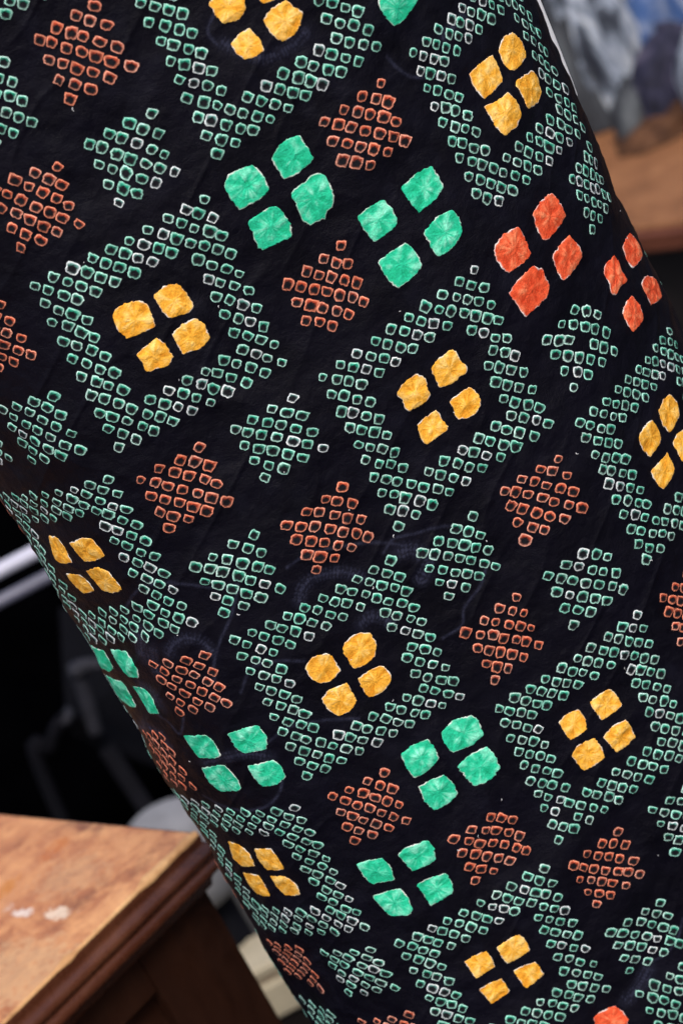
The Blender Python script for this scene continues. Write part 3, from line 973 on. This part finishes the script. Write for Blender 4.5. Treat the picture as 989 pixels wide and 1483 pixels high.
# ---- wooden table at the upper right, with bundles of cloth and a bowl on it
T0 = on_plane(912, 332, ZB)
td = on_plane(989, 323, ZB) - T0
td /= np.linalg.norm(td)
tn = np.array([-td[1], td[0], 0])
if tn[1] < 0: tn = -tn
M_TAB = mat_wood('tan_table_top', (.10, .042, .018), (.19, .080, .034), (.28, .13, .058), .5, .4)
M_TABD = mat_wood('red_brown_table_edge', (.06, .018, .010), (.10, .032, .018), (.15, .05, .03), .4, .3)
M_TBODY = mat_plain('black_stained_wood', (.010, .007, .007), .6, .3)
table = empty('wooden_table', (T0 + tn * .3) * np.array([1, 1, 0]), 'tan wooden table with red-brown edge under the heap of cloth', 'table')
for k in range(3):
    prism('top_board', T0, td, tn, -.32, .75, .0 + k * .21 + (.0006 if k else .004), (k + 1) * .21, -.012, 0, M_TAB, table, .002)
prism('edge_strip', T0, td, tn, -.326, .756, -.004, .0035, -.026, -.003, M_TABD, table, .004)
prism('apron', T0, td, tn, -.28, .70, .022, .04, -.13, -.0125, M_TBODY, table)
prism('apron', T0, td, tn, -.28, .70, .57, .59, -.13, -.0125, M_TBODY, table)
for u in (-.27, .64):
    for v in (.045, .515):
        prism('leg', T0, td, tn, u, u + .05, v, v + .05, -ZB + .002, -.0125, M_TBODY, table, .004)
prism('shelf', T0, td, tn, -.24, .66, .06, .56, -.62, -.60, M_TBODY, table)

def mat_bundle(name, stops, scale, stretch):
    m, t, b = new_mat(name)
    st = obj_coord(t, stretch)
    n1 = noise(t, scale, 4, .55, st, .8)
    t.links.new(ramp(t, n1, stops).outputs[0], b.inputs['Base Color'])
    b.inputs['Roughness'].default_value = .8
    b.inputs['Specular IOR Level'].default_value = .2
    bump(t, b, noise(t, 260, 3, .6, obj_coord(t)), .3, .001)
    return m

def bundle(name, base, rx, ry, h, folds, seed, mat, label, cat, group=None, yaw=0.0, lean=(0, 0)):
    """a crumpled heap of cloth standing on the table: hanging folds that spread at the foot"""
    V, Fc = [], []
    nu, nvv = 84, 30
    ca, sa = math.cos(yaw), math.sin(yaw)
    for j in range(nvv + 1):
        t_ = j / nvv
        prof_ = (1 - t_ ** 2.6) ** .5
        for i in range(nu):
            a = 2 * math.pi * i / nu
            f_ = 1 + .16 * float(vnoise(math.cos(a) * folds, math.sin(a) * folds + t_ * 1.3, seed)) + \
                .09 * float(vnoise(math.cos(a) * folds * 2.3, math.sin(a) * folds * 2.3 + t_ * 2.5, seed + 4)) + .10 * (1 - t_) ** 4
            r_ = max(prof_, .02) * f_
            x, y = rx * r_ * math.cos(a) + lean[0] * t_, ry * r_ * math.sin(a) + lean[1] * t_
            z = h * t_ * (1 + .13 * float(vnoise(math.cos(a) * 1.5 + 4, math.sin(a) * 1.5, seed + 9)) * t_)
            V.append((base[0] + x * ca - y * sa, base[1] + x * sa + y * ca, ZB + .0005 + z))
    for j in range(nvv):
        for i in range(nu):
            i2 = (i + 1) % nu
            Fc.append((j * nu + i, j * nu + i2, (j + 1) * nu + i2, (j + 1) * nu + i))
    Fc.append(tuple(range(nu))[::-1])
    Fc.append(tuple(range(nvv * nu, (nvv + 1) * nu)))
    o = link(name, V, Fc, mat, None, True)
    tag(o, label, cat, group)
    return o
M_B1 = mat_bundle('pale_blue_grey_cloth', [(.36, (.010, .012, .020)), (.46, (.05, .06, .08)), (.54, (.20, .23, .29)), (.66, (.42, .44, .46))], 44, (1, 1, .3))
M_B2 = mat_bundle('charcoal_cloth', [(.35, (.008, .009, .012)), (.55, (.03, .033, .04)), (.72, (.09, .10, .11))], 20, (1, 1, .4))
M_B3 = mat_bundle('indigo_cloth', [(.35, (.012, .022, .07)), (.52, (.03, .07, .19)), (.68, (.22, .25, .33))], 22, (1, 1, .5))
M_B4 = mat_bundle('yellow_cloth', [(.35, (.22, .17, .04)), (.65, (.42, .33, .08))], 25, (1, 1, 1))
M_B5 = mat_bundle('grey_taupe_cloth', [(.35, (.10, .09, .085)), (.55, (.23, .21, .20)), (.7, (.36, .33, .31))], 24, (1, 1, .6))
def tp(x, y): return on_plane(x, y, ZB)
G = 'bundles of cloth heaped on the table'
bundle('cloth_bundle', tp(905, 150) + 0, .055, .05, .16, 2.6, 3, M_B1, 'pale blue-grey bundle of cloth with long hanging folds on the tan table', 'cloth', G, .3)
bundle('cloth_bundle', tp(862, 175), .05, .05, .13, 2.2, 5, M_B2, 'charcoal bundle of cloth between the kimono and the pale blue-grey bundle', 'cloth', G)
bundle('cloth_bundle', tp(940, 185), .035, .03, .055, 2.4, 8, M_B2, 'low charcoal roll of cloth in front of the pale blue-grey bundle', 'cloth', G, .8)
bundle('cloth_bundle', tp(1010, 90), .07, .06, .15, 2.4, 13, M_B3, 'indigo blue bundle of cloth behind the navy and violet bundle', 'cloth', G)
bundle('cloth_bundle', tp(975, 75), .05, .05, .15, 2.4, 17, M_B5, 'taupe grey bundle of cloth beside the indigo bundle', 'cloth', G)
bundle('cloth_bundle', tp(905, 75), .045, .045, .16, 2.0, 19, M_B4, 'dull yellow bundle of cloth behind the pale blue-grey bundle', 'cloth', G)
bundle('cloth_bundle', tp(925, 60), .07, .06, .12, 2.0, 23, M_B2, 'dark bundle of cloth behind the yellow bundle', 'cloth', G)
bundle('cloth_bundle', tp(1075, 150), .06, .05, .10, 2.3, 29, M_B1, 'pale blue-grey bundle of cloth beside the flat brown bundle, with shorter folds', 'cloth', G, 1.1)

M_B6 = mat_bundle('brown_cloth', [(.35, (.03, .012, .006)), (.55, (.065, .028, .013)), (.72, (.11, .05, .025))], 30, (1, 1, 1))
M_B7 = mat_bundle('navy_violet_cloth', [(.35, (.006, .006, .012)), (.55, (.020, .020, .042)), (.72, (.10, .085, .12))], 34, (1, 1, 1))
bundle('cloth_bundle', tp(988, 168), .066, .060, .026, 1.6, 37, M_B6, 'flat round brown bundle of cloth under the navy bundle', 'cloth', G)
bundle('cloth_bundle', tp(998, 158), .050, .046, .088, 2.0, 43, M_B7, 'navy and violet bundle of cloth sitting on the flat brown bundle', 'cloth', G)

# ---- black cloth sheet, added behind everything so the background stays dark
M_BACKDROP = mat_plain('black_backdrop_cloth', (.0006, .0006, .0009), 1.0, .0, 0, 12, .4)
V, Fc = [], []
nx_, nz_ = 420, 12
for j in range(nz_ + 1):
    for i in range(nx_ + 1):
        x = -2.6 + 5.6 * i / nx_
        z = 1.12 * j / nz_
        y = 3.15 + .035 * math.sin(x * 26 + 1.5 * math.sin(x * 5)) * (1 - .3 * z) + .02 * float(vnoise(x * 9, z * 2, 31))
        V.append((x, y, z + .004 + (.01 * math.sin(x * 3) if j == nz_ else 0)))
for j in range(nz_):
    for i in range(nx_):
        Fc.append((j * (nx_ + 1) + i, j * (nx_ + 1) + i + 1, (j + 1) * (nx_ + 1) + i + 1, (j + 1) * (nx_ + 1) + i))
cur = link('backdrop', V, Fc, M_BACKDROP, None, True)
so = cur.modifiers.new('thick', 'SOLIDIFY'); so.thickness = .004
backdrop = empty('dark_backdrop', (.2, 3.15, 0), 'long black cloth sheet hung in folds from a rail, added to darken the background', 'backdrop')
keep(cur, backdrop)
M_STEEL = mat_plain('pale_enamelled_tube', (.42, .42, .52), .45, .5, 0.0, 40, .08, .05)
M_DSTEEL = mat_plain('dark_grey_tube', (.05, .05, .058), .45, .5, 0.0, 40, .2)
tube('backdrop_rail', [(-2.65, 3.15, 1.125), (3.05, 3.15, 1.125)], .012, M_DSTEEL, backdrop)
for x in (-2.62, .2, 3.02):
    tube('rail_post', [(x, 3.17, 0), (x, 3.17, 1.125)], .014, M_DSTEEL, backdrop)

# ---- two-rail chrome rack behind the kimono on the left
YR = 1.98
a0, a1 = at_depth(0, 826, YR), at_depth(60, 795, YR)
b0, b1 = at_depth(0, 872, YR), at_depth(78, 835, YR)
zr1, zr2 = (a0[2] + a1[2]) / 2, (b0[2] + b1[2]) / 2
rack = empty('metal_rack', (-.28, YR, 0), 'pale grey metal rack with two parallel rails behind the kimono', 'rack')
tube('rail', [(-.85, YR, zr1), (.16, YR, zr1)], .0058, M_STEEL, rack, 16)
tube('rail', [(-.85, YR + .004, zr2), (.16, YR + .004, zr2)], .0050, mat_plain('slate_enamelled_tube', (.10, .10, .145), .45, .5, 0.0, 40, .1, .05), rack, 16)
for x in (-.85, .16):
    tube('post', [(x, YR, 0.0), (x, YR, zr1 + .01)], .010, M_STEEL, rack, 14)
    tube('foot', [(x, YR - .22, .012), (x, YR + .22, .012)], .011, M_STEEL, rack, 14)

# ---- dark folding chair behind the chest
M_STRAP = mat_plain('grey_webbing', (.020, .020, .027), .7, .2, 0, 60, .25)
M_CH = mat_plain('black_tube', (.003, .003, .005), .9, .1, 0, 40, .2)
YC = 2.12
def pc_(x, y, d=0.0): return at_depth(x, y, YC + d)
ch = empty('folding_chair', (pc_(110, 1100)[0], YC, 0), 'black folding chair with grey webbing corners standing behind the chest', 'chair')
k1, k2, k3 = pc_(158, 962), pc_(112, 968), pc_(140, 1062)
tube('back_frame', smooth_path([pc_(205, 966, .05), k1, k2, pc_(122, 1000), k3], 8), .0062, M_STRAP, ch, 12)
low = pc_(74, 1080)
tube('seat_frame', smooth_path([[pc_(84, 1320)[0] - .0, YC, .02], pc_(78, 1160), low, pc_(96, 1040), pc_(130, 1062, .02), pc_(165, 1085, .05), pc_(250, 1105, .08)], 8), .0058, M_CH, ch, 12)
tube('leg', [k3 + [0, .01, -.02], [k3[0] + .03, YC + .02, .012]], .0075, M_CH, ch, 12)
tube('leg', [pc_(205, 966, .05) + [.16, .15, 0], [pc_(205, 966)[0] + .16, YC + .22, .012]], .0075, M_CH, ch, 12)
tube('leg', [pc_(250, 1105, .08), [pc_(250, 1105)[0] + .02, YC + .10, .012]], .0075, M_CH, ch, 12)
tube('cross_bar', [pc_(205, 966, .05), pc_(205, 966, .05) + [.16, .15, 0]], .006, M_CH, ch, 12)
q = [pc_(96, 1046), pc_(250, 1108, .08), pc_(250, 1108, .08) + [.05, .2, .02], pc_(96, 1046) + [.02, .2, .02]]
V = [list(p) for p in q] + [list(np.array(p) - [0, 0, .012]) for p in q]
keep(link('seat', V, [(0, 1, 2, 3), (7, 6, 5, 4), (0, 4, 5, 1), (1, 5, 6, 2), (2, 6, 7, 3), (3, 7, 4, 0)], M_CH), ch)
tube('corner_cap', [pc_(112, 962), pc_(116, 978)], .0085, M_STRAP, ch, 12)
tube('corner_cap', [pc_(91, 1036), pc_(101, 1042)], .0085, M_STRAP, ch, 12)

# ---- grey round seat cushion and cream box seen past the chest's corner
M_GREY = mat_plain('grey_felt', (.20, .20, .215), .9, .2, 0, 50, .15)
gc = at_depth(262, 1243, 1.86)
V, Fc = [], []
nu, nvv = 48, 20
for j in range(nvv + 1):
    ph = -math.pi / 2 + math.pi * j / nvv
    for i in range(nu):
        a = 2 * math.pi * i / nu
        cp = abs(math.cos(ph)) ** .6
        w_ = 1 + .03 * float(vnoise(math.cos(a) * 2, math.sin(a) * 2 + ph, 41))
        V.append((gc[0] + .040 * cp * w_ * math.cos(a), gc[1] + .045 * cp * w_ * math.sin(a), gc[2] + .040 * math.copysign(abs(math.sin(ph)) ** .8, ph)))
for j in range(nvv):
    for i in range(nu):
        Fc.append((j * nu + i, j * nu + (i + 1) % nu, (j + 1) * nu + (i + 1) % nu, (j + 1) * nu + i))
stool = empty('stool', (gc[0], gc[1], 0), 'small stool with rounded grey felt pad between the chest and the chair', 'stool')
keep(link('pad', V, Fc, M_GREY, None, True), stool)
tube('post', [(gc[0], gc[1], .03), (gc[0], gc[1], gc[2] - .03)], .02, M_CH, stool, 16)
tube('base', [(gc[0], gc[1], .002), (gc[0], gc[1], .02), (gc[0], gc[1], .035)], [.10, .09, .02], M_CH, stool, 24)

M_CREAM = mat_plain('cream_card', (.46, .40, .29), .8, .2, 0, 20, .12)
M_CREAMD = mat_plain('cream_card_shadow_gap', (.30, .24, .17), .8, .2, 0, 20, .12)  # darker cream stands in for shade in the gap between the cartons
YB = 1.80
t_ = at_depth(352, 1335, YB); l_ = at_depth(432, 1452, YB)
box = empty('box', (at_depth(395, 1400, YB)[0], YB + .1, 0), 'tall cream cardboard box standing on the ground beyond the chest corner', 'box')
xl, xr = at_depth(383, 1440, YB)[0] - .02, l_[0] + .16
zt, zbk = at_depth(392, 1392, YB)[2], at_depth(435, 1462, YB)[2]
ex, ey = np.array([1.0, 0, 0]), np.array([0, 1.0, 0])
prism('upper_carton', np.array([0, YB, 0.0]), ex, ey, xl - .06, xr, 0, .05, zbk + .0365, zt, M_CREAM, box, .003)
prism('shade_gap_band', np.array([0, YB, 0.0]), ex, ey, xl - .058, xr - .002, .002, .048, zbk + .031, zbk + .037, M_CREAMD, box, .001)
prism('lower_carton', np.array([0, YB, 0.0]), ex, ey, xl - .06, xr, 0, .05, zbk, zbk + .031, M_CREAM, box, .003)
prism('plinth', np.array([0, YB, 0.0]), ex, ey, xl - .05, xr - .01, .006, .044, .002, zbk, M_TBODY, box, .003)
